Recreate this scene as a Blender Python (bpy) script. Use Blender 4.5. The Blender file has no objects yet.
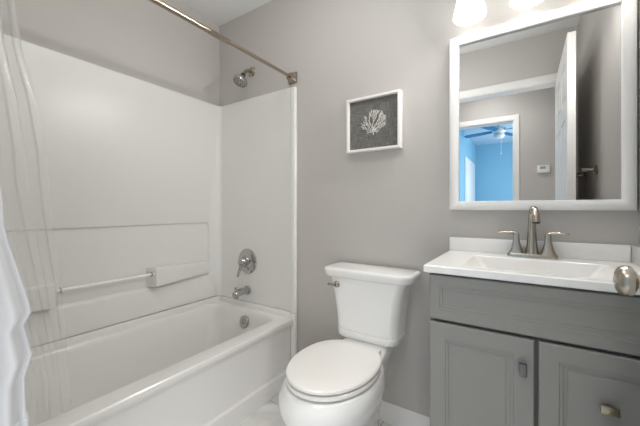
import bpy, bmesh, math, random
from mathutils import Vector, Matrix

C = bpy.context.scene
COL = C.collection
PI = math.pi

# ------------------------------------------------------------------ camera, exposure, world, lights
cam_d = bpy.data.cameras.new('camera')
cam = bpy.data.objects.new('camera', cam_d)
COL.objects.link(cam)
cam.location = (0.0, -1.52, 1.08)
cam.rotation_euler = (PI / 2, 0.0, 0.58253)
cam_d.sensor_fit = 'HORIZONTAL'
cam_d.sensor_width = 36.0
cam_d.lens = 310.38 / 640 * 36.0
cam_d.shift_y = -4.0 / 640
cam_d.clip_start = 0.02
C.camera = cam

C.view_settings.view_transform = 'Standard'
C.view_settings.look = 'None'
C.view_settings.exposure = 0.37
C.view_settings.gamma = 1.0
C.view_settings.use_curve_mapping = False
C.cycles.max_bounces = 14
C.cycles.diffuse_bounces = 8
C.cycles.glossy_bounces = 6
C.cycles.transparent_max_bounces = 16
C.cycles.sample_clamp_indirect = 6.0
C.cycles.caustics_reflective = False
C.cycles.caustics_refractive = False

W = bpy.data.worlds.new('world')
C.world = W
W.use_nodes = True
W.node_tree.nodes['Background'].inputs[0].default_value = (0.75, 0.85, 1.0, 1)
W.node_tree.nodes['Background'].inputs[1].default_value = 0.3

SHADE_POWER = 1.7      # emission strength of the three glass shades
BULB_POWER = 11.0      # emission strength of the bulbs inside the shades
CEIL_POWER = 8.5        # added fill lamp on the bathroom ceiling
HALL_POWER = 21.0       # added fill lamp on the hallway ceiling


def area(name, loc, rot, size, power, color):
    d = bpy.data.lights.new(name, 'AREA')
    d.shape = 'RECTANGLE'
    d.size, d.size_y = size
    d.energy = power
    d.color = color
    o = bpy.data.objects.new(name, d)
    o.location = loc
    o.rotation_euler = rot
    COL.objects.link(o)
    return o


# unseen fill panel added in the hallway, aimed in through the open door
hall_fill = area('hallway_fill', (0.38, -2.05, 0.60), (PI / 2, 0, math.radians(35)), (0.6, 0.9), 11.0, (0.97, 0.985, 1.0))
hall_fill.visible_glossy = False            # added fill: its panel is kept out of the mirror
# added upward fill, bounced off the bathroom ceiling
area('ceiling_bounce_fill', (-0.60, -0.95, 1.70), (PI, 0, 0), (0.4, 0.4), 3.6, (0.98, 0.99, 1.0))
# added discs that boost the three vanity lamps, turned toward the tub
for k in range(3):
    d = bpy.data.lights.new('vanity_lamp_boost', 'AREA')
    d.shape = 'DISK'
    d.size = 0.09
    d.energy = 2.9
    d.color = (1.0, 0.98, 0.95)
    o = bpy.data.objects.new('vanity_lamp_boost', d)
    o.location = (-0.186 + 0.206 * k, -0.165, 1.918)
    o.rotation_euler = (math.radians(73), 0, PI - math.radians(40))
    COL.objects.link(o)
# daylight that falls into the far bedroom from its window side
area('bedroom_daylight', (1.1, -4.3, 1.5), (0, PI / 2, 0), (1.2, 1.4), 54.0, (0.9, 0.96, 1.0))


# ------------------------------------------------------------------ materials
def mat(name, color, rough=0.5, metal=0.0, spec=0.5, bump=0.0, bscale=100.0, coat=0.0, var=0.0, vscale=6.0):
    m = bpy.data.materials.new(name)
    m.use_nodes = True
    nt = m.node_tree
    b = nt.nodes['Principled BSDF']
    b.inputs['Base Color'].default_value = (*color, 1)
    b.inputs['Roughness'].default_value = rough
    b.inputs['Metallic'].default_value = metal
    b.inputs['Specular IOR Level'].default_value = spec
    if coat:
        b.inputs['Coat Weight'].default_value = coat
        b.inputs['Coat Roughness'].default_value = 0.05
    tc = nt.nodes.new('ShaderNodeTexCoord')
    if var:
        n = nt.nodes.new('ShaderNodeTexNoise')
        n.inputs['Scale'].default_value = vscale
        nt.links.new(tc.outputs['Object'], n.inputs['Vector'])
        mr = nt.nodes.new('ShaderNodeMapRange')
        mr.inputs['To Min'].default_value = 1 - var
        mr.inputs['To Max'].default_value = 1 + var
        nt.links.new(n.outputs['Fac'], mr.inputs['Value'])
        mx = nt.nodes.new('ShaderNodeVectorMath')
        mx.operation = 'SCALE'
        mx.inputs[0].default_value = color
        nt.links.new(mr.outputs[0], mx.inputs['Scale'])
        nt.links.new(mx.outputs[0], b.inputs['Base Color'])
    if bump:
        n2 = nt.nodes.new('ShaderNodeTexNoise')
        n2.inputs['Scale'].default_value = bscale
        n2.inputs['Detail'].default_value = 3
        nt.links.new(tc.outputs['Object'], n2.inputs['Vector'])
        bp = nt.nodes.new('ShaderNodeBump')
        bp.inputs['Strength'].default_value = bump
        bp.inputs['Distance'].default_value = 0.01
        nt.links.new(n2.outputs['Fac'], bp.inputs['Height'])
        nt.links.new(bp.outputs[0], b.inputs['Normal'])
    return m


def emit(name, color, strength):
    m = bpy.data.materials.new(name)
    m.use_nodes = True
    nt = m.node_tree
    b = nt.nodes['Principled BSDF']
    b.inputs['Base Color'].default_value = (0.9, 0.9, 0.88, 1)
    b.inputs['Roughness'].default_value = 0.3
    b.inputs['Emission Color'].default_value = (*color, 1)
    b.inputs['Emission Strength'].default_value = strength
    return m


M = {}
M['wall'] = mat('greige_paint', (0.50, 0.479, 0.455), 0.6, bump=0.10, bscale=160, spec=0.3)
M['ceil'] = mat('ceiling_paint', (0.72, 0.72, 0.71), 0.8, bump=0.12, bscale=120, spec=0.2)
M['trim'] = mat('white_trim_paint', (0.78, 0.77, 0.75), 0.35)
M['surround'] = mat('gloss_acrylic', (0.72, 0.713, 0.692), 0.34, spec=0.5, bump=0.012, bscale=14)
M['tub'] = mat('tub_acrylic', (0.76, 0.75, 0.73), 0.2, spec=0.5)
M['porcelain'] = mat('porcelain', (0.84, 0.835, 0.82), 0.07, coat=0.3)
M['seat'] = mat('seat_plastic', (0.84, 0.82, 0.79), 0.2)
M['cabinet'] = mat('grey_cabinet_paint', (0.258, 0.251, 0.232), 0.42)
M['cabinet_dark'] = mat('cabinet_gap_shade', (0.12, 0.12, 0.115), 0.6)  # darker cabinet grey: shade of the gaps put into the colour
M['counter'] = mat('cultured_marble', (0.82, 0.81, 0.79), 0.18, var=0.03, vscale=9)
M['chrome'] = mat('chrome', (0.50, 0.49, 0.48), 0.12, metal=1.0)
M['nickel'] = mat('brushed_nickel', (0.47, 0.43, 0.37), 0.22, metal=1.0)
M['rod'] = mat('satin_nickel_rod', (0.38, 0.325, 0.26), 0.22, metal=1.0)
M['nickel_dim'] = mat('nickel_dark_reflection', (0.20, 0.195, 0.188), 0.38, metal=1.0)  # nickel darkened: the dim reflection is put into its colour
M['knobmetal'] = mat('aged_nickel', (0.44, 0.40, 0.34), 0.27, metal=1.0)
M['bronze'] = mat('antique_brass_pull', (0.42, 0.36, 0.27), 0.35, metal=1.0)
M['mirror'] = mat('mirror_silver', (0.69, 0.695, 0.695), 0.0, metal=1.0)
M['frame'] = mat('white_frame_lacquer', (0.82, 0.81, 0.80), 0.25)
M['rubber'] = mat('dark_nozzle', (0.05, 0.05, 0.05), 0.5)
M['black'] = mat('black_joint', (0.02, 0.02, 0.02), 0.3)
M['coral'] = mat('coral_paper', (0.74, 0.72, 0.68), 0.8)
M['towel'] = mat('white_terry', (0.62, 0.63, 0.65), 0.95, spec=0.1, bump=0.25, bscale=700)
M['plastic'] = mat('white_plastic', (0.8, 0.8, 0.78), 0.35)
M['lcd'] = mat('grey_display', (0.30, 0.33, 0.30), 0.3)
M['blue'] = mat('blue_daylit_wall', (0.22, 0.45, 0.60), 0.6, bump=0.06, bscale=160)  # blue cast of the daylight put into the wall colour
M['blueceil'] = mat('blue_daylit_ceiling', (0.45, 0.60, 0.70), 0.8)  # same daylight cast, tinted into the ceiling colour
M['fan'] = mat('blue_fan_blade', (0.02, 0.16, 0.34), 0.4)
M['shade'] = emit('frosted_glass_lit', (1.0, 0.98, 0.95), SHADE_POWER)
M['bulb'] = emit('lit_bulb', (1.0, 0.97, 0.93), BULB_POWER)
M['diffuser'] = emit('fill_diffuser', (0.98, 0.99, 1.0), CEIL_POWER)
M['halldiff'] = emit('hall_fill_diffuser', (1.0, 0.99, 0.98), HALL_POWER)


def linen():
    m = mat('dark_linen', (0.09, 0.085, 0.08), 0.9)
    nt = m.node_tree
    b = nt.nodes['Principled BSDF']
    tc = nt.nodes.new('ShaderNodeTexCoord')
    outs = []
    for sc in ((40, 1, 900), (900, 1, 40)):
        mp = nt.nodes.new('ShaderNodeMapping')
        mp.inputs['Scale'].default_value = sc
        nt.links.new(tc.outputs['Object'], mp.inputs['Vector'])
        n = nt.nodes.new('ShaderNodeTexNoise')
        n.inputs['Scale'].default_value = 0.5
        n.inputs['Detail'].default_value = 2
        nt.links.new(mp.outputs[0], n.inputs['Vector'])
        outs.append(n)
    a = nt.nodes.new('ShaderNodeMath')
    a.operation = 'ADD'
    nt.links.new(outs[0].outputs['Fac'], a.inputs[0])
    nt.links.new(outs[1].outputs['Fac'], a.inputs[1])
    r = nt.nodes.new('ShaderNodeValToRGB')
    r.color_ramp.elements[0].position = 0.38
    r.color_ramp.elements[0].color = (0.075, 0.072, 0.066, 1)
    r.color_ramp.elements[1].position = 0.68
    r.color_ramp.elements[1].color = (0.25, 0.242, 0.225, 1)
    h = nt.nodes.new('ShaderNodeMath')
    h.operation = 'MULTIPLY'
    h.inputs[1].default_value = 0.5
    nt.links.new(a.outputs[0], h.inputs[0])
    nt.links.new(h.outputs[0], r.inputs['Fac'])
    nt.links.new(r.outputs[0], b.inputs['Base Color'])
    return m


def tile():
    m = mat('marble_tile', (0.7, 0.69, 0.67), 0.28)
    nt = m.node_tree
    b = nt.nodes['Principled BSDF']
    tc = nt.nodes.new('ShaderNodeTexCoord')
    mp = nt.nodes.new('ShaderNodeMapping')
    mp.inputs['Location'].default_value = (0.598 + 0.305 * 10, 0.215 + 0.61 * 10, 0)
    nt.links.new(tc.outputs['Object'], mp.inputs['Vector'])
    n = nt.nodes.new('ShaderNodeTexNoise')
    n.inputs['Scale'].default_value = 2.4
    n.inputs['Detail'].default_value = 8
    n.inputs['Distortion'].default_value = 1.6
    nt.links.new(tc.outputs['Object'], n.inputs['Vector'])
    r = nt.nodes.new('ShaderNodeValToRGB')
    cr = r.color_ramp
    cr.elements[0].position = 0.40
    cr.elements[0].color = (0.76, 0.75, 0.735, 1)
    cr.elements[1].position = 0.62
    cr.elements[1].color = (0.78, 0.775, 0.76, 1)
    e = cr.elements.new(0.5)
    e.color = (0.66, 0.65, 0.635, 1)
    nt.links.new(n.outputs['Fac'], r.inputs['Fac'])
    bt = nt.nodes.new('ShaderNodeTexBrick')
    bt.offset = 0.0
    bt.inputs['Scale'].default_value = 1.0
    bt.inputs['Brick Width'].default_value = 0.305
    bt.inputs['Row Height'].default_value = 0.61
    bt.inputs['Mortar Size'].default_value = 0.0022
    bt.inputs['Mortar Smooth'].default_value = 0.1
    bt.inputs['Mortar'].default_value = (0.30, 0.285, 0.26, 1)
    nt.links.new(mp.outputs[0], bt.inputs['Vector'])
    nt.links.new(r.outputs[0], bt.inputs['Color1'])
    nt.links.new(r.outputs[0], bt.inputs['Color2'])
    nt.links.new(bt.outputs['Color'], b.inputs['Base Color'])
    bp = nt.nodes.new('ShaderNodeBump')
    bp.inputs['Strength'].default_value = 0.4
    bp.inputs['Distance'].default_value = 0.003
    bp.invert = True
    nt.links.new(bt.outputs['Fac'], bp.inputs['Height'])
    nt.links.new(bp.outputs[0], b.inputs['Normal'])
    return m


def vinyl():
    m = bpy.data.materials.new('clear_vinyl')
    m.use_nodes = True
    nt = m.node_tree
    nt.nodes.clear()
    out = nt.nodes.new('ShaderNodeOutputMaterial')
    tr = nt.nodes.new('ShaderNodeBsdfTransparent')
    tr.inputs['Color'].default_value = (0.985, 0.985, 0.985, 1)
    gl = nt.nodes.new('ShaderNodeBsdfGlossy')
    gl.inputs['Roughness'].default_value = 0.12
    gl.inputs['Color'].default_value = (0.95, 0.95, 0.95, 1)
    df = nt.nodes.new('ShaderNodeBsdfDiffuse')
    df.inputs['Color'].default_value = (0.93, 0.93, 0.92, 1)
    tl = nt.nodes.new('ShaderNodeBsdfTranslucent')
    tl.inputs['Color'].default_value = (0.93, 0.93, 0.92, 1)
    tc = nt.nodes.new('ShaderNodeTexCoord')
    mp = nt.nodes.new('ShaderNodeMapping')
    mp.inputs['Scale'].default_value = (26, 26, 5)
    nt.links.new(tc.outputs['Object'], mp.inputs['Vector'])
    n = nt.nodes.new('ShaderNodeTexNoise')
    n.inputs['Scale'].default_value = 1.0
    n.inputs['Detail'].default_value = 3
    n.inputs['Distortion'].default_value = 0.8
    nt.links.new(mp.outputs[0], n.inputs['Vector'])
    bp = nt.nodes.new('ShaderNodeBump')
    bp.inputs['Strength'].default_value = 0.25
    bp.inputs['Distance'].default_value = 0.012
    nt.links.new(n.outputs['Fac'], bp.inputs['Height'])
    nt.links.new(bp.outputs[0], gl.inputs['Normal'])
    fr = nt.nodes.new('ShaderNodeFresnel')
    fr.inputs['IOR'].default_value = 1.45
    m1 = nt.nodes.new('ShaderNodeMixShader')
    m1.inputs[0].default_value = 0.5
    nt.links.new(df.outputs[0], m1.inputs[1])
    nt.links.new(tl.outputs[0], m1.inputs[2])
    m2 = nt.nodes.new('ShaderNodeMixShader')
    m2.inputs[0].default_value = 0.2
    nt.links.new(tr.outputs[0], m2.inputs[1])
    nt.links.new(m1.outputs[0], m2.inputs[2])
    m3 = nt.nodes.new('ShaderNodeMixShader')
    fm = nt.nodes.new('ShaderNodeMath')
    fm.operation = 'MULTIPLY'
    fm.inputs[1].default_value = 0.4
    nt.links.new(fr.outputs[0], fm.inputs[0])
    nt.links.new(fm.outputs[0], m3.inputs[0])
    nt.links.new(m2.outputs[0], m3.inputs[1])
    nt.links.new(gl.outputs[0], m3.inputs[2])
    nt.links.new(m3.outputs[0], out.inputs['Surface'])
    return m


M['linen'] = linen()
M['tile'] = tile()
M['vinyl'] = vinyl()

# ------------------------------------------------------------------ mesh helpers
WP = {}                                     # world position of every object's origin


def obj(name, bm, m, parent=None, loc=None, ang=35, flat=False):
    """link a bmesh (built in world coordinates) as one mesh object"""
    org = Vector(WP[parent.name]) if parent else Vector(loc or (0, 0, 0))
    bmesh.ops.recalc_face_normals(bm, faces=bm.faces)
    bmesh.ops.translate(bm, verts=bm.verts, vec=-org)
    me = bpy.data.meshes.new(name)
    bm.to_mesh(me)
    bm.free()
    me.materials.append(M[m] if isinstance(m, str) else m)
    if not flat:
        me.polygons.foreach_set('use_smooth', [True] * len(me.polygons))
        me.set_sharp_from_angle(angle=math.radians(ang))
    o = bpy.data.objects.new(name, me)
    COL.objects.link(o)
    if parent:
        o.parent = parent
    else:
        o.location = org
    WP[o.name] = tuple(org)
    return o


def thing(name, label, cat, loc=(0, 0, 0), group=None):
    o = bpy.data.objects.new(name, None)
    o.empty_display_size = 0.05
    COL.objects.link(o)
    o.location = loc
    WP[o.name] = tuple(loc)
    o['label'] = label
    o['category'] = cat
    if group:
        o['group'] = group
    return o


def tag(o, label, cat):
    o['label'] = label
    o['category'] = cat
    return o


def struct(name, bm, m, parent=None, loc=None, ang=35):
    o = obj(name, bm, m, parent, loc, ang)
    if not parent:
        o['kind'] = 'structure'
    return o


def B():
    return bmesh.new()


def bx(bm, x, y, z, bevel=0.0, seg=2):
    vs = [bm.verts.new((a, b, c)) for a in x for b in y for c in z]
    q = [(0, 1, 3, 2), (4, 6, 7, 5), (0, 4, 5, 1), (2, 3, 7, 6), (0, 2, 6, 4), (1, 5, 7, 3)]
    fs = [bm.faces.new([vs[i] for i in f]) for f in q]
    if bevel:
        es = list({e for f in fs for e in f.edges})
        bmesh.ops.bevel(bm, geom=es, offset=bevel, segments=seg, profile=0.5, affect='EDGES', clamp_overlap=True)
    return bm


def loft(bm, rings, closed=True, cap0=True, cap1=True):
    rs = [[bm.verts.new(p) for p in r] for r in rings]
    n = len(rs[0])
    for a, b in zip(rs, rs[1:]):
        for i in range(n if closed else n - 1):
            j = (i + 1) % n
            bm.faces.new((a[i], a[j], b[j], b[i]))
    if closed and cap0:
        bm.faces.new(rs[0])
    if closed and cap1:
        bm.faces.new(rs[-1])
    return rs


def frame_of(d):
    d = Vector(d).normalized()
    h = Vector((0, 0, 1)) if abs(d.z) < 0.9 else Vector((1, 0, 0))
    u = d.cross(h).normalized()
    return d, u, u.cross(d)


def lathe(bm, prof, org, axis=(0, 0, 1), n=32, cap0=True, cap1=True):
    """prof: list of (radius, distance along axis)"""
    d, u, v = frame_of(axis)
    o = Vector(org)
    rings = []
    for r, h in prof:
        r = max(r, 1e-4)
        rings.append([o + d * h + (u * math.cos(2 * PI * k / n) + v * math.sin(2 * PI * k / n)) * r for k in range(n)])
    loft(bm, rings, True, cap0, cap1)
    return bm


def smooth_path(pts, k=6):
    P = [Vector(p) for p in pts]
    out = []
    for i in range(len(P) - 1):
        p0 = P[max(i - 1, 0)]
        p1, p2 = P[i], P[i + 1]
        p3 = P[min(i + 2, len(P) - 1)]
        for s in range(k):
            t = s / k
            out.append(0.5 * ((2 * p1) + (-p0 + p2) * t + (2 * p0 - 5 * p1 + 4 * p2 - p3) * t * t + (-p0 + 3 * p1 - 3 * p2 + p3) * t ** 3))
    out.append(P[-1])
    return out


def tube(bm, pts, r, n=12, sx=1.0, up=(0, 0, 1)):
    """sweep an ellipse (r, or one radius per point) along pts"""
    pts = [Vector(p) for p in pts]
    rr = r if isinstance(r, (list, tuple)) else [r] * len(pts)
    if len(rr) != len(pts):
        L = len(rr) - 1
        rr = [(lambda f: rr[int(f)] + (rr[min(int(f) + 1, L)] - rr[int(f)]) * (f - int(f)))(i / (len(pts) - 1) * L) for i in range(len(pts))]
    t0 = (pts[1] - pts[0]).normalized()
    _, u, v = frame_of(t0)
    rings = []
    for i, p in enumerate(pts):
        t = (pts[min(i + 1, len(pts) - 1)] - pts[max(i - 1, 0)]).normalized()
        u = (u - t * u.dot(t)).normalized()
        v = t.cross(u)
        rings.append([p + (u * math.cos(2 * PI * k / n) * sx + v * math.sin(2 * PI * k / n)) * rr[i] for k in range(n)])
    loft(bm, rings)
    return bm


def rrect(x0, x1, y0, y1, r, z, k=6):
    """rounded rectangle in the xy plane as (x, y, z) points"""
    r = max(min(r, (x1 - x0) / 2 - 1e-4, (y1 - y0) / 2 - 1e-4), 1e-4)
    out = []
    for cx, cy, a0 in ((x1 - r, y1 - r, 0), (x0 + r, y1 - r, 90), (x0 + r, y0 + r, 180), (x1 - r, y0 + r, 270)):
        for i in range(k + 1):
            a = math.radians(a0 + 90 * i / k)
            out.append((cx + r * math.cos(a), cy + r * math.sin(a), z))
    return out


def rect_xz(x0, x1, z0, z1, y):
    return [(x0, y, z0), (x1, y, z0), (x1, y, z1), (x0, y, z1)]


def frame_sweep(bm, x0, x1, z0, z1, prof):
    """picture-frame moulding: prof = closed list of (inset, y)"""
    rings = [rect_xz(x0 + i, x1 - i, z0 + i, z1 - i, y) for i, y in prof]
    rings.append(rings[0])
    rs = [[bm.verts.new(p) for p in r] for r in rings[:-1]]
    n = len(rs)
    for a in range(n):
        b = (a + 1) % n
        for i in range(4):
            j = (i + 1) % 4
            bm.faces.new((rs[a][i], rs[a][j], rs[b][j], rs[b][i]))
    return bm


def extrude_profile(bm, prof, a, b, axis='y'):
    """prof: closed list of (p, q); axis y: (x, z) points, axis x: (y, z), axis z: (x, y)"""
    def pt(p, q, t):
        return {'y': (p, t, q), 'x': (t, p, q), 'z': (p, q, t)}[axis]
    loft(bm, [[pt(p, q, a) for p, q in prof], [pt(p, q, b) for p, q in prof]])
    return bm


# ------------------------------------------------------------------ the room
XL, XR = -1.898, 0.332
YF, YH = -1.470, -1.585                      # inner and hall face of the door wall
H = 2.442
HALL = -2.53                                 # far wall of the hallway
BED = -5.92                                  # far wall of the bedroom
DX0, DX1, DH = -0.56, 0.215, 2.062           # bathroom doorway
BX0, BX1 = -0.86, -0.096                     # bedroom doorway

b = B(); bx(b, (-2.6, 1.3), (BED - 0.1, 0.1), (-0.06, 0)); struct('floor', b, 'tile')
b = B(); bx(b, (XL - 0.1, XR + 0.1), (YH, 0.1), (H, H + 0.06)); struct('ceiling', b, 'ceil')
b = B(); bx(b, (XL - 0.1, XR + 0.1), (0, 0.1), (0, H)); struct('wall_back', b, 'wall')
b = B(); bx(b, (XL - 0.1, XL), (YH, 0), (0, H)); struct('wall_left', b, 'wall')
b = B(); bx(b, (XR, XR + 0.1), (YH, 0), (0, H)); struct('wall_right', b, 'wall')
b = B()
bx(b, (XL, DX0), (YH, YF), (0, H)); bx(b, (DX1, XR), (YH, YF), (0, H)); bx(b, (DX0, DX1), (YH, YF), (DH, H))
struct('wall_front', b, 'wall')
# hallway
b = B()
bx(b, (-2.5, BX0), (HALL - 0.11, HALL), (0, H)); bx(b, (BX1, 1.2), (HALL - 0.11, HALL), (0, H)); bx(b, (BX0, BX1), (HALL - 0.11, HALL), (DH, H))
struct('wall_hall', b, 'wall')
b = B(); bx(b, (-2.6, -2.5), (HALL, YH), (0, H)); struct('wall_hall_left', b, 'wall')
b = B(); bx(b, (1.2, 1.3), (HALL, YH), (0, H)); struct('wall_hall_right', b, 'wall')
b = B(); bx(b, (-2.5, XL - 0.1), (YH, YH + 0.1), (0, H)); bx(b, (XR + 0.1, 1.2), (YH, YH + 0.1), (0, H)); struct('wall_hall_near', b, 'wall')
b = B(); bx(b, (-2.6, 1.3), (HALL, YH), (H, H + 0.06)); struct('ceiling_hall', b, 'ceil')
# bedroom beyond the hallway
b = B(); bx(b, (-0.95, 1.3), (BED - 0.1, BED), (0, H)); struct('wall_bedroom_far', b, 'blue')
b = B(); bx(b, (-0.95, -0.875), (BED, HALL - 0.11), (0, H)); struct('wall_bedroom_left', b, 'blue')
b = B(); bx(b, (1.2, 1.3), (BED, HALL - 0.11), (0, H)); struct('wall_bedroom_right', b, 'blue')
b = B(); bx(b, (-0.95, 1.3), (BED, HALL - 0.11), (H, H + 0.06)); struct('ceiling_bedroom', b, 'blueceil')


def baseboard(name, a, c, side):
    """side: y face (back) or x faces"""
    prof = [(0.0, 0.0), (0.021, 0.0), (0.021, 0.012), (0.014, 0.022), (0.013, 0.066), (0.010, 0.072), (0.009, 0.080), (0.004, 0.089), (0.0, 0.089)]
    bm = B()
    if side == 'back':
        extrude_profile(bm, [(-d, z) for d, z in prof], a, c, 'x')
    elif side == 'right':
        extrude_profile(bm, [(XR - d, z) for d, z in prof], a, c, 'y')
    elif side == 'front':
        extrude_profile(bm, [(YF + d, z) for d, z in prof], a, c, 'x')
    elif side == 'hall':
        extrude_profile(bm, [(HALL + d, z) for d, z in prof], a, c, 'x')
    struct(name, bm, 'trim')


baseboard('baseboard_back', -1.170, -0.272, 'back')
baseboard('baseboard_right', YF + 0.02, -0.46, 'right')
baseboard('baseboard_front', -1.165, DX0 - 0.062, 'front')
baseboard('baseboard_hall', BX1 + 0.065, 1.2, 'hall')


def casing(name, x0, x1, zt, y, s, m='trim', jamb=None):
    """door casing round an opening, on the face y, standing out along s"""
    w, t = 0.058, 0.016
    bm = B()
    def prof(u):
        return [(0, 0), (0, 0.008), (0.006, t * 0.8), (0.02, t), (0.05, t), (w, 0.010), (w, 0)]
    # legs and head mitred as one U-shaped sweep
    rings = []
    for i, d in prof(0):
        rings.append([(x0 + 0.006 - i, y + s * d, 0), (x0 + 0.006 - i, y + s * d, zt - 0.006 + i), (x1 - 0.006 + i, y + s * d, zt - 0.006 + i), (x1 - 0.006 + i, y + s * d, 0)])
    rs = [[bm.verts.new(p) for p in r] for r in rings]
    n = len(rs)
    for a in range(n):
        c = (a + 1) % n
        for i in range(3):
            bm.faces.new((rs[a][i], rs[a][i + 1], rs[c][i + 1], rs[c][i]))
    bm.faces.new([r[0] for r in rs]); bm.faces.new([r[3] for r in rs])
    if jamb:
        y0, y1 = jamb
        e = 0.012
        bx(bm, (x0, x0 + e), (y0, y1), (0, zt)); bx(bm, (x1 - e, x1), (y0, y1), (0, zt)); bx(bm, (x0 + e, x1 - e), (y0, y1), (zt - e, zt))
    return struct(name, bm, m)


casing('trim_1', DX0, DX1, DH, YF, 1, jamb=(YH, YF))
casing('trim_2', DX0, DX1, DH, YH, -1)
casing('trim_3', BX0, BX1, DH, HALL, 1, jamb=(HALL - 0.11, HALL))
casing('trim_4', BX0, BX1, DH, HALL - 0.11, -1)

# open bathroom door, folded back toward the right wall (six raised panels on each face)
DLX, DTH = 0.196, 0.038
DYF, DYH = -0.672, -1.450
door = thing('door_1', 'open white six-panel door folded back near the right wall', 'door', (DLX + DTH / 2, DYH, 0.0))
door['kind'] = 'structure'
bm = B()
bx(bm, (DLX + 0.004, DLX + DTH - 0.004), (DYH + 0.001, DYF - 0.001), (0.013, 2.049), 0.0015, 1)
st = 0.11
ymid = (DYF + DYH) / 2
DTOP = 2.050
zs = [(0.25, 0.86), (1.0, 1.60), (1.71, 1.93)]
for xs in ((DLX, DLX + 0.006), (DLX + DTH - 0.006, DLX + DTH)):
    for y0, y1 in ((DYH, DYH + st), (DYF - st, DYF)):
        bx(bm, xs, (y0, y1), (0.012, DTOP), 0.0015, 1)
    for z0, z1 in ((0.012, 0.25), (0.86, 1.0), (1.60, 1.71), (1.93, DTOP)):
        bx(bm, xs, (DYH + st, DYF - st), (z0, z1), 0.0015, 1)
    for z0, z1 in zs:
        bx(bm, xs, (ymid - 0.045, ymid + 0.045), (z0, z1), 0.0015, 1)
        for y0, y1 in ((DYH + st, ymid - 0.045), (ymid + 0.045, DYF - st)):
            bx(bm, (xs[0] + 0.0006, xs[1] - 0.0006), (y0 + 0.03, y1 - 0.03), (z0 + 0.03, z1 - 0.03), 0.0024, 1)
obj('door_leaf', bm, 'trim', door)


def knob(side):
    x = DLX if side < 0 else DLX + DTH
    bm = B()
    y, z = -0.735, 0.948
    lathe(bm, [(0.032, 0), (0.032, 0.003), (0.029, 0.007), (0.017, 0.010), (0.0125, 0.014), (0.0115, 0.023), (0.0125, 0.026),
               (0.020, 0.0285), (0.0262, 0.033), (0.0282, 0.039), (0.0275, 0.0455), (0.0240, 0.0510), (0.017, 0.0545), (0.008, 0.0560), (0.0001, 0.0562)],
          (x, y, z), (side, 0, 0), 40)
    o = obj('door_knob', bm, 'knobmetal', door)
    o['label'] = 'brushed nickel round door knob'
    bm = B()
    lathe(bm, [(0.0045, 0.0552), (0.0045, 0.0575), (0.003, 0.0579)], (x, y, z), (side, 0, 0), 16)
    obj('lock_button', bm, 'chrome', o)


knob(-1)
knob(1)
for z in (0.22, 1.05, 1.85):
    bm = B(); lathe(bm, [(0.006, -0.045), (0.006, 0.045)], (DLX + DTH + 0.004, DYH - 0.003, z), (0, 0, 1), 12)
    obj('hinge', bm, 'nickel', door)

# ------------------------------------------------------------------ shower surround
sur = thing('shower_surround', 'glossy white moulded shower surround above the bathtub', 'shower surround', (XL, -0.75, 0.445))
SX = -1.880
ZT = 1.840
# long panel with one broad recess
bm = B()


def yz_rrect(y0, y1, z0, z1, r, x, k=5):
    return [(x, p[0], p[1]) for p in rrect(y0, y1, z0, z1, r, 0, k)]


OY0, OY1, OZ0, OZ1 = YF + 0.003, -0.03, 0.446, ZT
RY0, RY1, RZ0, RZ1 = -1.385, -0.104, 0.598, 0.985
rings = [
    yz_rrect(OY0, OY1, OZ0, OZ1, 0.0005, XL + 0.001),
    yz_rrect(OY0, OY1, OZ0, OZ1, 0.0005, SX - 0.005),
    yz_rrect(OY0 + 0.004, OY1, OZ0 + 0.003, OZ1 - 0.005, 0.0005, SX),
    yz_rrect(RY0 - 0.006, RY1 + 0.006, RZ0 - 0.006, RZ1 + 0.006, 0.034, SX),
    yz_rrect(RY0 - 0.001, RY1 + 0.001, RZ0 - 0.002, RZ1 + 0.001, 0.030, SX - 0.0020),
    yz_rrect(RY0 + 0.001, RY1 - 0.001, RZ0 + 0.002, RZ1 - 0.001, 0.028, SX - 0.005),
    yz_rrect(RY0 + 0.004, RY1 - 0.004, RZ0 + 0.012, RZ1 - 0.005, 0.024, SX - 0.0145),
    yz_rrect(RY0 + 0.012, RY1 - 0.012, RZ0 + 0.022, RZ1 - 0.013, 0.018, SX - 0.0155),
]
loft(bm, rings)
obj('long_panel', bm, 'surround', sur, ang=30)
# cove in the corner, end panel on the back wall
bm = B()
cv = []
r = 0.032
for i in range(9):
    a = PI / 2 * i / 8
    cv.append((SX + r - r * math.cos(a) + 0.0, -0.014 - r + r * math.sin(a)))
prof = [(XL + 0.001, -0.0315)] + [(SX, -0.046)] + cv[1:] + [(-1.205, -0.014), (-1.205, -0.001), (XL + 0.001, -0.001)]
extrude_profile(bm, prof, 0.446, ZT - 0.006, 'z')
obj('end_panel', bm, 'surround', sur, ang=30)
bm = B()
loft(bm, [rrect(-1.203, -1.162, -0.030, -0.001, 0.011, z) for z in (0.446, 1.820)] + [rrect(-1.201, -1.165, -0.027, -0.003, 0.010, 1.826)])
obj('edge_flange', bm, 'surround', sur)
# wedge-shaped shelves at both ends of the recess and the rail between them


def shelf(y_big, y_small):
    bm = B()
    s = 1 if y_small > y_big else -1
    rings = []
    for f, dx, z0, z1 in ((0, 0.050, 0.620, 0.728), (0.012, 0.054, 0.616, 0.733), (0.35, 0.040, 0.620, 0.722), (0.7, 0.020, 0.624, 0.711), (1, 0.0004, 0.628, 0.700)):
        y = y_big + (y_small - y_big) * f
        x0, x1 = SX - 0.0155, SX + dx
        q = min(0.006, dx)
        yf = y + s * 0.024 * (1 - f)                             # the end face is raked
        rings.append([(x0, y, z0), (x1 - q, yf, z0), (x1, yf, z0 + q), (x1, yf, z1 - q), (x1 - q, yf, z1), (x0, y, z1)])
    loft(bm, rings)
    return obj('corner_shelf', bm, 'surround', sur)


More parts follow.
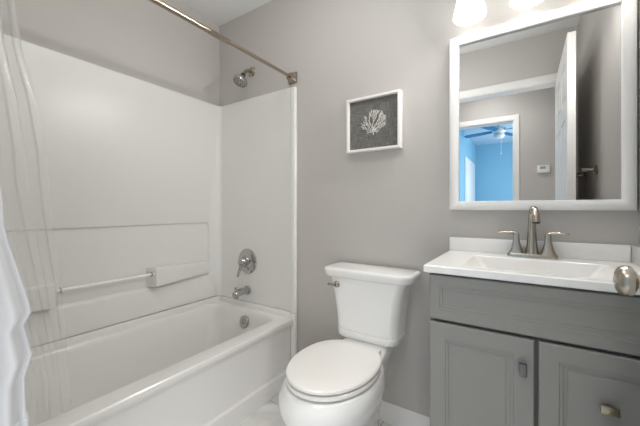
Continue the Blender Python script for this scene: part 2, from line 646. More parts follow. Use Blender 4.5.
shelf(-0.540, -0.102)
shelf(-0.960, -1.383)
bm = B(); tube(bm, [(-1.846, -0.98, 0.692), (-1.846, -0.52, 0.692)], 0.0085, 16)
o = obj('towel_rail', bm, 'plastic', sur); o['label'] = 'slim translucent white rail'
for y, s in ((-0.533, -1), (-0.967, 1)):
    bm = B(); lathe(bm, [(0.015, 0), (0.015, 0.004), (0.010, 0.006)], (-1.846, y, 0.692), (0, s, 0), 20)
    obj('rail_socket', bm, 'chrome', sur)

# ------------------------------------------------------------------ bathtub
TX1 = -1.172
tub = thing('bathtub', 'white alcove bathtub with smooth apron below the shower surround', 'bathtub', (-1.535, -0.735, 0))
bm = B()
X0 = XL + 0.001
ya, yb = YF + 0.002, -0.001
loft(bm, [
    rrect(X0, TX1 - 0.012, ya, yb, 0.006, 0.372),
    rrect(X0, TX1 - 0.003, ya, yb, 0.006, 0.386),
    rrect(X0, TX1, ya, yb, 0.006, 0.398),
    rrect(X0, TX1 - 0.001, ya, yb, 0.006, 0.407),
    rrect(X0, TX1 - 0.005, ya + 0.002, yb - 0.002, 0.006, 0.4115),
    rrect(-1.838, -1.256, -1.387, -0.076, 0.075, 0.412),
    rrect(-1.834, -1.260, -1.383, -0.080, 0.073, 0.4105),
    rrect(-1.831, -1.263, -1.380, -0.083, 0.072, 0.405),
    rrect(-1.826, -1.270, -1.370, -0.089, 0.070, 0.385),
    rrect(-1.800, -1.300, -1.310, -0.125, 0.085, 0.22),
    rrect(-1.785, -1.315, -1.270, -0.150, 0.10, 0.12),
    rrect(-1.760, -1.340, -1.235, -0.180, 0.10, 0.085),
    rrect(-1.72, -1.38, -1.19, -0.22, 0.09, 0.075),
], cap0=False)
# low ledge that meets the surround
bx(bm, (X0, -1.868), (ya, yb), (0.404, 0.4435), 0.004)
bx(bm, (X0, -1.206), (-0.026, yb), (0.404, 0.4435), 0.004)
obj('tub_basin', bm, 'tub', tub, ang=24)
bm = B()
extrude_profile(bm, [(-1.26, 0.001), (-1.199, 0.001), (-1.188, 0.098), (-1.1885, 0.103), (-1.194, 0.107), (-1.200, 0.110), (-1.2005, 0.118), (-1.198, 0.36), (-1.192, 0.374), (-1.182, 0.380), (-1.182, 0.40), (-1.26, 0.40)], ya, -0.03, 'y')
obj('apron', bm, 'tub', tub, ang=25)
bm = B()
loft(bm, [rrect(-1.203, -1.162, -0.030, -0.001, 0.010, z) for z in (0.001, 0.4435)])
obj('corner_post', bm, 'tub', tub)
bm = B(); lathe(bm, [(0.039, 0), (0.039, 0.006), (0.033, 0.011), (0.012, 0.012), (0.010, 0.0145), (0.0001, 0.015)], (-1.525, -0.1008, 0.345), (0, -1, 0.19), 32)
bx(bm, (-1.529, -1.521), (-0.122, -0.112), (0.335, 0.362), 0.002)
o = obj('overflow_plate', bm, 'chrome', tub); o['label'] = 'chrome overflow plate'
bm = B(); lathe(bm, [(0.03, 0), (0.03, 0.003), (0.02, 0.005), (0.0001, 0.006)], (-1.55, -0.31, 0.0752), (0, 0, 1), 24)
obj('drain', bm, 'chrome', tub)

# ------------------------------------------------------------------ bath fittings
FX = -1.585
YP = -0.0145
t = thing('tub_spout', 'chrome tub spout with diverter pull above the tub rim', 'spout', (FX, YP, 0.525))
bm = B()
lathe(bm, [(0.031, 0), (0.031, 0.008), (0.027, 0.013)], (FX, YP, 0.525), (0, -1, 0), 28)
rings = []
for y, r, dz in ((0.010, 0.0255, 0), (0.05, 0.025, 0), (0.085, 0.024, -0.001), (0.108, 0.023, -0.004), (0.122, 0.019, -0.009), (0.127, 0.010, -0.012)):
    rings.append([(FX + r * math.cos(2 * PI * k / 24), YP - y, 0.525 + dz + r * math.sin(2 * PI * k / 24)) for k in range(24)])
loft(bm, rings)
lathe(bm, [(0.017, 0), (0.017, 0.022), (0.013, 0.022)], (FX, YP - 0.103, 0.512), (0, 0, -1), 20)
obj('spout_body', bm, 'chrome', t)
bm = B(); lathe(bm, [(0.004, 0), (0.004, 0.014), (0.008, 0.015), (0.008, 0.022), (0.004, 0.024)], (FX, YP - 0.108, 0.541), (0, 0, 1), 14)
obj('diverter_knob', bm, 'chrome', t)

VZ = 0.722
t = thing('shower_valve', 'round chrome shower valve with lever on the end panel', 'shower valve', (FX - 0.002, YP, VZ))
bm = B()
lathe(bm, [(0.086, 0), (0.086, 0.003), (0.080, 0.010), (0.060, 0.016), (0.040, 0.020), (0.036, 0.030), (0.034, 0.032)], (FX - 0.002, YP, VZ), (0, -1, 0), 48)
obj('escutcheon', bm, 'chrome', t)
bm = B()
lathe(bm, [(0.031, 0.030), (0.031, 0.045), (0.027, 0.060), (0.022, 0.066), (0.0001, 0.068)], (FX - 0.002, YP, VZ), (0, -1, 0), 32)
tube(bm, smooth_path([(FX - 0.002, YP - 0.052, VZ - 0.01), (FX - 0.010, YP - 0.062, VZ - 0.045), (FX - 0.018, YP - 0.070, VZ - 0.085), (FX - 0.020, YP - 0.076, VZ - 0.098)]), [0.012, 0.009, 0.0085, 0.006], 14)
obj('lever', bm, 'chrome', t)

SHX, SHZ = -1.560, 2.019
t = thing('wall_shower', 'small round shower head on a short arm above the surround', 'shower', (SHX, 0, SHZ))
bm = B(); lathe(bm, [(0.035, 0.0005), (0.035, 0.003), (0.029, 0.009), (0.013, 0.012)], (SHX, 0, SHZ), (0, -1, 0), 32)
o = obj('wall_flange', bm, 'nickel', t); o['label'] = 'brushed nickel wall flange'
bm = B(); tube(bm, smooth_path([(SHX, -0.003, SHZ), (SHX, -0.035, SHZ - 0.003), (SHX, -0.060, SHZ - 0.020), (SHX, -0.078, SHZ - 0.045)]), 0.0105, 14)
obj('shower_arm', bm, 'nickel', t)
ax = Vector((-0.04, -0.42, -0.90)).normalized()
hp = Vector((SHX, -0.078, SHZ - 0.045))
bm = B(); lathe(bm, [(0.011, -0.006), (0.0155, 0.0), (0.017, 0.008), (0.0145, 0.018), (0.011, 0.020)], hp, ax, 24)
obj('ball_joint', bm, 'black', t)
bm = B(); lathe(bm, [(0.013, 0.016), (0.018, 0.020), (0.020, 0.028), (0.034, 0.038), (0.046, 0.049), (0.049, 0.058), (0.048, 0.066), (0.0455, 0.069)], hp, ax, 40)
o = obj('head_shell', bm, 'chrome', t); o['label'] = 'chrome bell-shaped shell'
bm = B(); lathe(bm, [(0.0455, 0.0685), (0.044, 0.071), (0.03, 0.0725), (0.0001, 0.073)], hp, ax, 40)
fc = obj('spray_face', bm, 'chrome', t)
bm = B()
d, u, v = frame_of(ax)
for rad, n in ((0.012, 6), (0.024, 12), (0.037, 18)):
    for k in range(n):
        a = 2 * PI * k / n
        lathe(bm, [(0.0036, 0.070), (0.0036, 0.0745), (0.0018, 0.0752)], hp + (u * math.cos(a) + v * math.sin(a)) * rad, ax, 8)
o = obj('nozzles', bm, 'rubber', fc); o['kind'] = 'stuff'

# curtain rod
RX, RZ = -1.200, 1.892
t = thing('curtain_rod', 'brushed nickel telescoping shower curtain rod crossing above the tub', 'curtain rod', (RX, 0, RZ))
bm = B(); lathe(bm, [(0.0098, 0.02), (0.0098, 0.55)], (RX, 0, RZ), (0, -1, 0), 24)
obj('inner_tube', bm, 'rod', t)
bm = B(); lathe(bm, [(0.0110, 0.500), (0.0128, 0.503), (0.0128, 0.613), (0.0134, 0.614), (0.0134, 0.620), (0.0125, 0.621), (0.0125, 1.445)], (RX, 0, RZ), (0, -1, 0), 24)
obj('outer_tube', bm, 'rod', t)
for yw, s in ((0.0, -1), (YF, 1)):
    bm = B()
    rings = []
    for dy, hx, hz in ((0.0005, 0.032, 0.034), (0.006, 0.032, 0.034), (0.014, 0.028, 0.030), (0.034, 0.018, 0.020), (0.044, 0.0165, 0.0175)):
        rings.append([(p[0], yw + s * dy, p[1]) for p in rrect(RX - hx, RX + hx, RZ - hz, RZ + hz, 0.004, 0, 3)])
    loft(bm, rings)
    obj('end_bracket', bm, 'rod', t)

# ------------------------------------------------------------------ clear curtain and towel
random.seed(4)
edge = [(1.862, -1.200, -1.275), (1.669, -1.200, -1.262), (1.535, -1.202, -1.248), (1.403, -1.210, -1.215), (1.26, -1.222, -1.189), (1.061, -1.240, -1.169),
        (0.849, -1.262, -1.140), (0.644, -1.282, -1.118), (0.50, -1.300, -1.105), (0.40, -1.310, -1.092), (0.30, -1.322, -1.085)]


def edge_at(z):
    for (z1, x1, y1), (z0, x0, y0) in zip(edge, edge[1:]):
        if z >= z0:
            f = (z - z0) / (z1 - z0)
            return x0 + (x1 - x0) * f, y0 + (y1 - y0) * f
    return edge[-1][1:]


bm = B()
NZ, NU = 110, 150
rows = []
for i in range(NZ + 1):
    z = 1.862 - (1.862 - 0.30) * i / NZ
    ex, ey = edge_at(z)
    low = i / NZ
    row = []
    for j in range(NU + 1):
        s = j / NU
        y = ey + (-1.452 + 0.20 * max(0, min(1, (low - 0.45) / 0.40)) - ey) * s
        amp = 0.018 * (1 - 0.93 * low) * min(1, s * 8 + 0.15)
        ph = 2 * PI * 5.0 * s
        x = ex + amp * math.sin(ph + 0.5 * math.sin(3 * low)) + 0.0025 * math.sin(9 * s + 5 * low)
        x += 0.0005 * math.sin(31 * s + 4 * math.sin(17 * low)) * (0.3 + 0.7 * low)
        y += 0.35 * amp * math.cos(2 * ph)
        for zc in (1.255, 1.0, 0.745, 0.49):                 # packing creases across the sheet
            x += 0.004 * math.exp(-((z - zc) / 0.006) ** 2)
        row.append(bm.verts.new((x, y, z)))
    rows.append(row)
for a, c in zip(rows, rows[1:]):
    for j in range(NU):
        bm.faces.new((a[j], a[j + 1], c[j + 1], c[j]))
sc = thing('shower_curtain', 'clear creased plastic shower curtain bunched at the left end of the rod', 'shower curtain', (-1.2, -1.38, 1.862))
obj('clear_sheet', bm, 'vinyl', sc, ang=60)
for k in range(6):
    y = -1.285 - k * 0.031
    bm = B()
    pts = [(RX + 0.024 * math.cos(a), y + 0.003 * math.sin(a), RZ - 0.0105 + 0.026 * math.sin(a)) for a in [2 * PI * i / 24 for i in range(25)]]
    tube(bm, pts, 0.0018, 8)
    obj('curtain_ring', bm, 'plastic', sc)

# towel on a wall hook beside the doorway
tw = thing('towel', 'thick white terry bath towel hanging at the left edge beside the clear curtain', 'towel', (-0.745, YF, 1.52))
tz = [(1.535, 0.030, -1.430), (1.45, 0.055, -1.425), (1.30, 0.085, -1.410), (1.20, 0.095, -1.400), (1.094, 0.102, -1.384), (1.056, 0.105, -1.383), (1.025, 0.108, -1.378), (0.979, 0.110, -1.366), (0.926, 0.112, -1.353),
      (0.914, 0.112, -1.351), (0.895, 0.112, -1.361), (0.872, 0.113, -1.356), (0.847, 0.113, -1.350), (0.830, 0.113, -1.355), (0.812, 0.113, -1.360), (0.78, 0.114, -1.359), (0.750, 0.115, -1.358)]


def towel_ring(z, hw, yr, k, grow=0.0):
    N = 96
    yb_ = YF + 0.006
    cy, hd = (yb_ + yr) / 2, (yr - yb_) / 2
    pts = []
    for i in range(N):
        a = 2 * PI * i / N
        fold = 1 + 0.10 * math.sin(9 * a + 0.6 * math.sin(3.1 * z * 4) + k) * (0.4 + 0.6 * (1.54 - z))
        ex = 0.62
        cx_, sy_ = math.cos(a), math.sin(a)
        x = -0.752 + math.copysign(abs(cx_) ** ex, cx_) * (hw * fold + grow)
        y = cy + math.copysign(abs(sy_) ** ex, sy_) * (hd * (1 + 0.05 * (fold - 1)) + grow * (1 if sy_ > 0 else 0))
        pts.append((x, y, z))
    return pts


bm = B()
loft(bm, [towel_ring(z, hw, yr, 0) for z, hw, yr in tz])
obj('terry_body', bm, 'towel', tw, ang=70)
bm = B()
rings = []
n = 22
for i in range(n + 1):
    z = 0.750 - 0.05 * i / n
    rings.append(towel_ring(z, 0.115, -1.358, 0, 0.0012 + 0.0016 * (i % 2)))
loft(bm, rings)
obj('ribbed_border', bm, 'towel', tw, ang=70)
th = thing('towel_hook', 'wall hook under the top of the hanging white towel', 'hook', (-0.745, YF, 1.55))
bm = B(); lathe(bm, [(0.022, 0.0005), (0.022, 0.004), (0.008, 0.008)], (-0.752, YF, 1.575), (0, 1, 0), 24); obj('back_plate', bm, 'nickel', th)
bm = B(); tube(bm, smooth_path([(-0.752, YF + 0.006, 1.575), (-0.752, YF + 0.03, 1.555), (-0.752, YF + 0.055, 1.556), (-0.752, YF + 0.062, 1.58)]), 0.006, 12); obj('prong', bm, 'nickel', th)

# ------------------------------------------------------------------ toilet
TX = -0.642
toi = thing('toilet', 'white two-piece toilet with closed lid between the bathtub and the vanity', 'toilet', (TX, -0.35, 0))


def egg(w, yb, ym, yf, z, eb=2.3, ef=2.05, n=64, cx=None):
    cx = TX if cx is None else cx
    out = []
    for i in range(n):
        a = 2 * PI * i / n
        c, s = math.cos(a), math.sin(a)
        e = eb if s > 0 else ef
        out.append((cx + math.copysign(abs(c) ** (2 / e), c) * w, ym + math.copysign(abs(s) ** (2 / e), s) * ((yb - ym) if s > 0 else (ym - yf)), z))
    return out


bm = B()
loft(bm, [
    egg(0.112, -0.10, -0.33, -0.545, 0.001, 2.6), egg(0.110, -0.10, -0.33, -0.545, 0.02, 2.6), egg(0.102, -0.11, -0.33, -0.530, 0.05, 2.6),
    egg(0.102, -0.11, -0.34, -0.530, 0.12, 2.6), egg(0.118, -0.11, -0.36, -0.565, 0.19, 2.6), egg(0.150, -0.11, -0.39, -0.63, 0.25, cx=TX - 0.014),
    egg(0.178, -0.13, -0.40, -0.672, 0.30, cx=TX - 0.019), egg(0.189, -0.14, -0.41, -0.683, 0.34, cx=TX - 0.019), egg(0.189, -0.15, -0.41, -0.676, 0.37, cx=TX - 0.018), egg(0.182, -0.16, -0.40, -0.655, 0.396, cx=TX - 0.017), egg(0.177, -0.17, -0.40, -0.648, 0.4025, cx=TX - 0.016), egg(0.168, -0.18, -0.40, -0.638, 0.4035, cx=TX - 0.016)])
# rear deck that carries the tank
loft(bm, [rrect(TX - 0.085, TX + 0.085, -0.26, -0.045, 0.05, 0.28), rrect(TX - 0.100, TX + 0.100, -0.265, -0.035, 0.05, 0.36), rrect(TX - 0.118, TX + 0.118, -0.262, -0.030, 0.05, 0.408),
          rrect(TX - 0.112, TX + 0.118, -0.225, -0.030, 0.05, 0.430), rrect(TX - 0.100, TX + 0.110, -0.175, -0.035, 0.045, 0.4515)])
obj('bowl', bm, 'porcelain', toi, ang=50)
bm = B()
SY = (-0.196, -0.40, -0.640)
SC = TX - 0.016
loft(bm, [egg(0.140, SY[0] - 0.006, SY[1], SY[2] + 0.036, 0.4045, cx=SC), egg(0.140, SY[0] - 0.006, SY[1], SY[2] + 0.036, 0.411, cx=SC), egg(0.1745, SY[0], SY[1], SY[2], 0.4115, cx=SC), egg(0.1765, SY[0], SY[1], SY[2] - 0.002, 0.415, cx=SC),
          egg(0.1765, SY[0], SY[1], SY[2] - 0.002, 0.4255, cx=SC), egg(0.1745, SY[0] - 0.004, SY[1], SY[2] + 0.002, 0.4275, cx=SC)])
obj('seat', bm, 'seat', toi, ang=25)
bm = B()
loft(bm, [egg(0.140, SY[0] - 0.006, SY[1], SY[2] + 0.036, 0.4277, cx=SC), egg(0.140, SY[0] - 0.006, SY[1], SY[2] + 0.036, 0.4347, cx=SC), egg(0.1755, SY[0] + 0.002, SY[1], SY[2] - 0.001, 0.435, cx=SC), egg(0.1770, SY[0] + 0.003, SY[1], SY[2] - 0.003, 0.438, cx=SC), egg(0.1770, SY[0] + 0.003, SY[1], SY[2] - 0.003, 0.445, cx=SC), egg(0.173, SY[0], SY[1], SY[2] + 0.001, 0.4495, cx=SC),
          egg(0.166, SY[0] - 0.008, SY[1], SY[2] + 0.008, 0.4515, cx=SC), egg(0.12, SY[0] - 0.05, SY[1], SY[2] + 0.07, 0.4535, cx=SC), egg(0.05, SY[0] - 0.11, SY[1], SY[2] + 0.16, 0.454, cx=SC)])
obj('lid', bm, 'seat', toi, ang=25)
for s in (-1, 1):
    bm = B(); lathe(bm, [(0.006, -0.03), (0.0115, -0.028), (0.0115, 0.028), (0.006, 0.03)], (TX + s * 0.075, -0.212, 0.437), (1, 0, 0), 18)
    bx(bm, (TX + s * 0.075 - 0.014, TX + s * 0.075 + 0.014), (-0.228, -0.204), (0.408, 0.43), 0.004)
    obj('hinge', bm, 'seat', toi)
# tank
bm = B()


def tring(z, hw, yf, r=0.045):
    k = 6
    x0, x1, y0, y1 = TX + 0.005 - hw, TX + 0.005 + hw, yf, -0.022
    out = []
    for cx, cy, a0, rr in ((x1, y1, 0, 0.02), (x0, y1, 90, 0.02), (x0, y0, 180, r), (x1, y0, 270, r)):
        ox = cx - rr if cx == x1 else cx + rr
        oy = cy - rr if cy == y1 else cy + rr
        for i in range(k + 1):
            a = math.radians(a0 + 90 * i / k)
            out.append((ox + rr * math.cos(a), oy + rr * math.sin(a), z))
    # slight bow of the front
    return [(x, y - (0.012 * (1 - ((x - TX - 0.005) / hw) ** 2) if y < -0.1 else 0), zz) for x, y, zz in out]


loft(bm, [tring(0.452, 0.146, -0.168), tring(0.454, 0.153, -0.176), tring(0.460, 0.156, -0.180), tring(0.484, 0.158, -0.182), tring(0.4865, 0.1575, -0.1815), tring(0.488, 0.154, -0.178), tring(0.491, 0.154, -0.178), tring(0.493, 0.157, -0.181), tring(0.55, 0.160, -0.182),
          tring(0.60, 0.166, -0.184), tring(0.65, 0.174, -0.186), tring(0.70, 0.185, -0.187), tring(0.725, 0.192, -0.188), tring(0.7425, 0.197, -0.188)])
obj('tank', bm, 'porcelain', toi, ang=40)
bm = B()
loft(bm, [tring(0.743, 0.214, -0.188, 0.05), tring(0.7455, 0.222, -0.195, 0.055), tring(0.750, 0.225, -0.198, 0.055), tring(0.772, 0.229, -0.202, 0.055), tring(0.780, 0.229, -0.202, 0.055), tring(0.785, 0.225, -0.198, 0.05), tring(0.7875, 0.216, -0.190, 0.045)])
obj('tank_lid', bm, 'porcelain', toi, ang=50)
HX, HZ = -0.775, 0.708
fl = None
bm = B(); lathe(bm, [(0.0165, 0), (0.0165, 0.006), (0.013, 0.011), (0.009, 0.013), (0.008, 0.024)], (HX, -0.188, HZ), (0, -1, 0), 24)
fl = obj('flush_lever', bm, 'nickel', toi); fl['label'] = 'brushed nickel flush lever'
bm = B(); tube(bm, smooth_path([(HX + 0.004, -0.212, HZ), (HX - 0.012, -0.214, HZ + 0.001), (HX - 0.034, -0.213, HZ + 0.001), (HX - 0.040, -0.213, HZ + 0.001)]), [0.007, 0.0055, 0.0065, 0.005], 12)
obj('lever_arm', bm, 'nickel', fl)
for s in (-1, 1):
    bm = B(); lathe(bm, [(0.013, 0), (0.013, 0.008), (0.009, 0.015), (0.0001, 0.018)], (TX + s * 0.098, -0.36, 0.0205), (0, 0, 1), 18)
    obj('bolt_cap', bm, 'porcelain', toi)

# ------------------------------------------------------------------ framed coral picture
AX0, AX1, AZ0, AZ1 = -0.806, -0.508, 1.382, 1.668
art = thing('framed_picture', 'small square framed picture of white coral on dark linen, above the toilet', 'picture', ((AX0 + AX1) / 2, 0, AZ0))
bm = B()
frame_sweep(bm, AX0, AX1, AZ0, AZ1, [(0, -0.002), (0, -0.036), (0.002, -0.038), (0.012, -0.038), (0.0135, -0.0365), (0.0145, -0.026), (0.0145, -0.002)])
obj('frame', bm, mat('pale_frame_wood', (0.80, 0.78, 0.75), 0.5, var=0.05, vscale=30), art)
bm = B(); bx(bm, (AX0 + 0.014, AX1 - 0.014), (-0.022, -0.003), (AZ0 + 0.014, AZ1 - 0.014))
obj('linen_panel', bm, 'linen', art)
# branching coral fan: one relief mesh
random.seed(11)
bm = B()
cxa, cza = (AX0 + AX1) / 2 + 0.002, AZ0 + 0.102


def seg(p, q, r0, r1):
    P, Q = Vector(p), Vector(q)
    d = Q - P
    n = Vector((-d.z, 0, d.x)).normalized()
    y0, y1 = -0.0215, -0.0245
    rings = [[(P + n * r0).xz, (P - n * r0).xz], [(Q + n * r1).xz, (Q - n * r1).xz]]
    c = [(rings[0][0][0], rings[0][0][1]), (rings[0][1][0], rings[0][1][1]), (rings[1][1][0], rings[1][1][1]), (rings[1][0][0], rings[1][0][1])]
    loft(bm, [[(x, y0, z) for x, z in c], [(x, y1, z) for x, z in c]])


RAD = 0.068
ctr = Vector((cxa, 0, cza + 0.050))


def grow(p, ang, ln, r, depth):
    q = Vector(p) + Vector((math.sin(ang) * ln, 0, math.cos(ang) * ln))
    dv = q - ctr
    if (dv.x / 0.072) ** 2 + (dv.z / 0.066) ** 2 > 1.0:
        return
    seg(p, q, r, r * 0.93)
    if depth == 0:
        return
    # aim outward from the root so that the twigs stay apart
    out = math.atan2(q.x - cxa, q.z - cza + 0.004)
    ang = 0.55 * ang + 0.45 * out
    if random.random() < 0.42:
        grow(q, ang - 0.33, ln * 0.94, r * 0.95, depth - 1)
        grow(q, ang + 0.33, ln * 0.94, r * 0.95, depth - 1)
    else:
        grow(q, ang + random.choice((-0.42, 0.42)), ln * 0.94, r * 0.97, depth - 1)


seg((cxa, 0, cza - 0.018), (cxa, 0, cza), 0.0024, 0.0022)
for k in range(13):
    a = -1.95 + 3.9 * k / 12
    grow((cxa, 0, cza), a, 0.0135 + 0.004 * (k % 2), 0.00115, 9)
o = obj('coral_motif', bm, 'coral', art, flat=True); o['label'] = 'white branching coral fan'

# ------------------------------------------------------------------ vanity cabinet
VX0, VX1, VYF = -0.270, XR - 0.002, -0.445
van = thing('vanity_cabinet', 'grey painted bathroom vanity cabinet under the white sink top', 'cabinet', ((VX0 + VX1) / 2, -0.22, 0))
CZ = 0.868
bm = B()
fy = VYF + 0.020
bx(bm, (VX0, VX0 + 0.016), (fy, -0.002), (0.001, CZ)); bx(bm, (VX1 - 0.016, VX1), (fy, -0.002), (0.001, CZ))
bx(bm, (VX0 + 0.016, VX1 - 0.016), (-0.014, -0.002), (0.001, CZ))
bx(bm, (VX0 + 0.016, VX1 - 0.016), (fy + 0.06, -0.014), (0.10, 0.116))
bx(bm, (VX0 + 0.016, VX1 - 0.016), (fy + 0.055, fy + 0.07), (0.001, 0.10))
obj('carcass', bm, 'cabinet', van)
bm = B()
bx(bm, (VX0 + 0.016, 0.014), (fy, fy + 0.018), (CZ - 0.06, CZ)); bx(bm, (0.014, 0.042), (fy, fy + 0.018), (0.10, CZ)); bx(bm, (0.042, VX1 - 0.016), (fy, fy + 0.018), (CZ - 0.06, CZ))
bx(bm, (VX0 + 0.016, VX1 - 0.016), (fy + 0.0005, fy + 0.0175), (0.68, 0.73)); bx(bm, (VX0 + 0.016, VX1 - 0.016), (fy + 0.0005, fy + 0.0175), (0.10, 0.13))
obj('face_frame', bm, 'cabinet_dark', van)


def raised_front(name, x0, x1, z0, z1, ins):
    bm = B()
    Y = VYF
    P = [(0.0, Y + 0.0185), (0.0, Y + 0.003), (0.003, Y), (ins, Y), (ins + 0.0015, Y + 0.002), (ins + 0.008, Y + 0.0025), (ins + 0.0095, Y + 0.005), (ins + 0.019, Y + 0.0065), (ins + 0.0205, Y + 0.005), (ins + 0.030, Y + 0.0045)]
    loft(bm, [rect_xz(x0 + i, x1 - i, z0 + i, z1 - i, y) for i, y in P])
    return obj(name, bm, 'cabinet', van, ang=12)


raised_front('false_drawer_front', VX0 + 0.003, VX1 - 0.001, 0.7145, 0.862, 0.032)
dl = raised_front('door', VX0 + 0.003, 0.0235, 0.105, 0.7045, 0.050)
d1 = raised_front('drawer', 0.0335, VX1 - 0.001, 0.410, 0.7045, 0.046)
d2 = raised_front('drawer', 0.0335, VX1 - 0.001, 0.105, 0.401, 0.046)


def pull(parent, x, z, hw, hh):
    bm = B()
    bx(bm, (x - hw * 0.45, x + hw * 0.45), (VYF - 0.018, VYF + 0.003), (z - hh * 0.45, z + hh * 0.45), 0.002)
    bx(bm, (x - hw, x + hw), (VYF - 0.027, VYF - 0.015), (z - hh, z + hh), 0.0022)
    return bm


obj('pull', pull(dl, -0.0035, 0.622, 0.0095, 0.0185), 'nickel_dim', dl)['label'] = 'grey metal bar pull'
obj('pull', pull(d1, 0.180, 0.572, 0.0185, 0.0105), 'bronze', d1)['label'] = 'antique brass bar pull'
obj('pull', pull(d2, 0.180, 0.27, 0.0185, 0.0105), 'bronze', d2)['label'] = 'antique brass bar pull'

# ------------------------------------------------------------------ sink top
top = thing('bathroom_sink', 'white cultured marble sink top with rectangular basin on the grey vanity', 'sink', (0.025, -0.22, CZ))
bm = B()
cx0, cx1, cy0, cy1 = -0.284, XR - 0.001, -0.458, -0.001
Z1 = 0.893
loft(bm, [
    rrect(cx0 + 0.002, cx1, cy0 + 0.002, cy1, 0.002, CZ + 0.0005), rrect(cx0, cx1, cy0, cy1, 0.003, CZ + 0.003), rrect(cx0, cx1, cy0, cy1, 0.003, Z1 - 0.003), rrect(cx0 + 0.003, cx1, cy0 + 0.003, cy1, 0.002, Z1),
    rrect(-0.172, 0.234, -0.412, -0.122, 0.018, Z1), rrect(-0.169, 0.231, -0.409, -0.125, 0.017, Z1 - 0.003),
    rrect(-0.115, 0.182, -0.365, -0.140, 0.030, Z1 - 0.085), rrect(-0.100, 0.167, -0.350, -0.155, 0.030, Z1 - 0.098), rrect(-0.01, 0.06, -0.27, -0.21, 0.025, Z1 - 0.104)], cap0=False)
obj('basin_slab', bm, 'counter', top, ang=30)
bm = B(); bx(bm, (-0.284, cx1 - 0.021), (-0.021, -0.0005), (Z1 + 0.0002, 0.953), 0.002)
obj('backsplash', bm, 'counter', top)
bm = B(); bx(bm, (cx1 - 0.020, cx1), (-0.452, -0.0005), (Z1 + 0.0002, 0.953), 0.002)
obj('side_splash', bm, 'counter', top)
bm = B(); lathe(bm, [(0.022, 0), (0.022, 0.003), (0.015, 0.004), (0.0001, 0.006)], (0.025, -0.24, Z1 - 0.1038), (0, 0, 1), 24)
obj('drain', bm, 'nickel', top)

# ------------------------------------------------------------------ faucet
FXC, FY = 0.024, -0.060
fa = thing('faucet', 'brushed nickel two-handle sink faucet at the back of the sink top', 'faucet', (FXC, FY, Z1))
bm = B()
loft(bm, [rrect(FXC - 0.081, FXC + 0.081, FY - 0.026, FY + 0.026, 0.012, Z1 + 0.0003), rrect(FXC - 0.081, FXC + 0.081, FY - 0.026, FY + 0.026, 0.012, Z1 + 0.010), rrect(FXC - 0.078, FXC + 0.078, FY - 0.023, FY + 0.023, 0.010, Z1 + 0.015)])
obj('base_plate', bm, 'nickel', fa)
bm = B()
path = smooth_path([(FXC, FY, Z1 + 0.008), (FXC, FY, Z1 + 0.05), (FXC, FY + 0.001, Z1 + 0.10), (FXC, FY - 0.001, Z1 + 0.145), (FXC + 0.001, FY - 0.012, Z1 + 0.172), (FXC + 0.003, FY - 0.036, Z1 + 0.187), (FXC + 0.007, FY - 0.062, Z1 + 0.182), (FXC + 0.011, FY - 0.080, Z1 + 0.160), (FXC + 0.012, FY - 0.086, Z1 + 0.138)], 6)
tube(bm, path, [0.0240, 0.0180, 0.0145, 0.0120, 0.0115, 0.0118, 0.0125, 0.0130, 0.0130], 20)
sp = obj('spout', bm, 'nickel', fa)
bm = B(); lathe(bm, [(0.011, 0), (0.011, 0.004), (0.008, 0.0045)], (FXC + 0.012, FY - 0.0862, Z1 + 0.1385), (0, -0.22, -1), 20)
obj('aerator', bm, 'rubber', sp)
for s in (-1, 1):
    hx = FXC + s * 0.051
    bm = B()
    rings = []
    for dz, hw, hd in ((0.012, 0.0250, 0.0215), (0.018, 0.0235, 0.0205), (0.034, 0.0175, 0.0160), (0.054, 0.0130, 0.0125), (0.070, 0.0105, 0.011), (0.084, 0.0105, 0.011), (0.092, 0.009, 0.009)):
        rings.append(rrect(hx - hw, hx + hw, FY - hd, FY + hd, min(hw, hd) * 0.55, Z1 + dz, 5))
    loft(bm, rings)
    rings = []
    for f, dz, hd, ht in ((-0.008, 0.088, 0.009, 0.005), (0.004, 0.093, 0.0105, 0.0065), (0.02, 0.0955, 0.0105, 0.0058), (0.042, 0.0950, 0.0095, 0.0048), (0.060, 0.0925, 0.0085, 0.0042), (0.064, 0.0925, 0.006, 0.002)):
        x = hx + s * f
        rings.append([(x, FY + hd * math.cos(2 * PI * k / 16), Z1 + dz + ht * math.sin(2 * PI * k / 16)) for k in range(16)])
    loft(bm, rings)
    obj('handle', bm, 'nickel', fa)
bm = B(); lathe(bm, [(0.003, 0.0), (0.003, 0.035), (0.006, 0.037), (0.006, 0.045), (0.003, 0.047)], (FXC, FY + 0.027, Z1 + 0.010), (0, 0.05, 1), 12)
obj('lift_rod', bm, 'nickel', fa)

# ------------------------------------------------------------------ mirror
mx0, mx1, mz0, mz1 = -0.285, 0.326, 1.0745, 1.850
mi = thing('mirror', 'large rectangular wall mirror in a wide white frame above the sink', 'mirror', (0.02, 0, mz0))
bm = B()
frame_sweep(bm, mx0, mx1, mz0, mz1, [(0, -0.001), (0, -0.020), (0.003, -0.026), (0.010, -0.030), (0.020, -0.031), (0.030, -0.028), (0.037, -0.025), (0.039, -0.023), (0.040, -0.012), (0.040, -0.001)])
obj('frame', bm, 'frame', mi, ang=50)
bm = B(); bx(bm, (mx0 + 0.039, mx1 - 0.039), (-0.011, -0.003), (mz0 + 0.039, mz1 - 0.039))
obj('glass', bm, 'mirror', mi, flat=True)

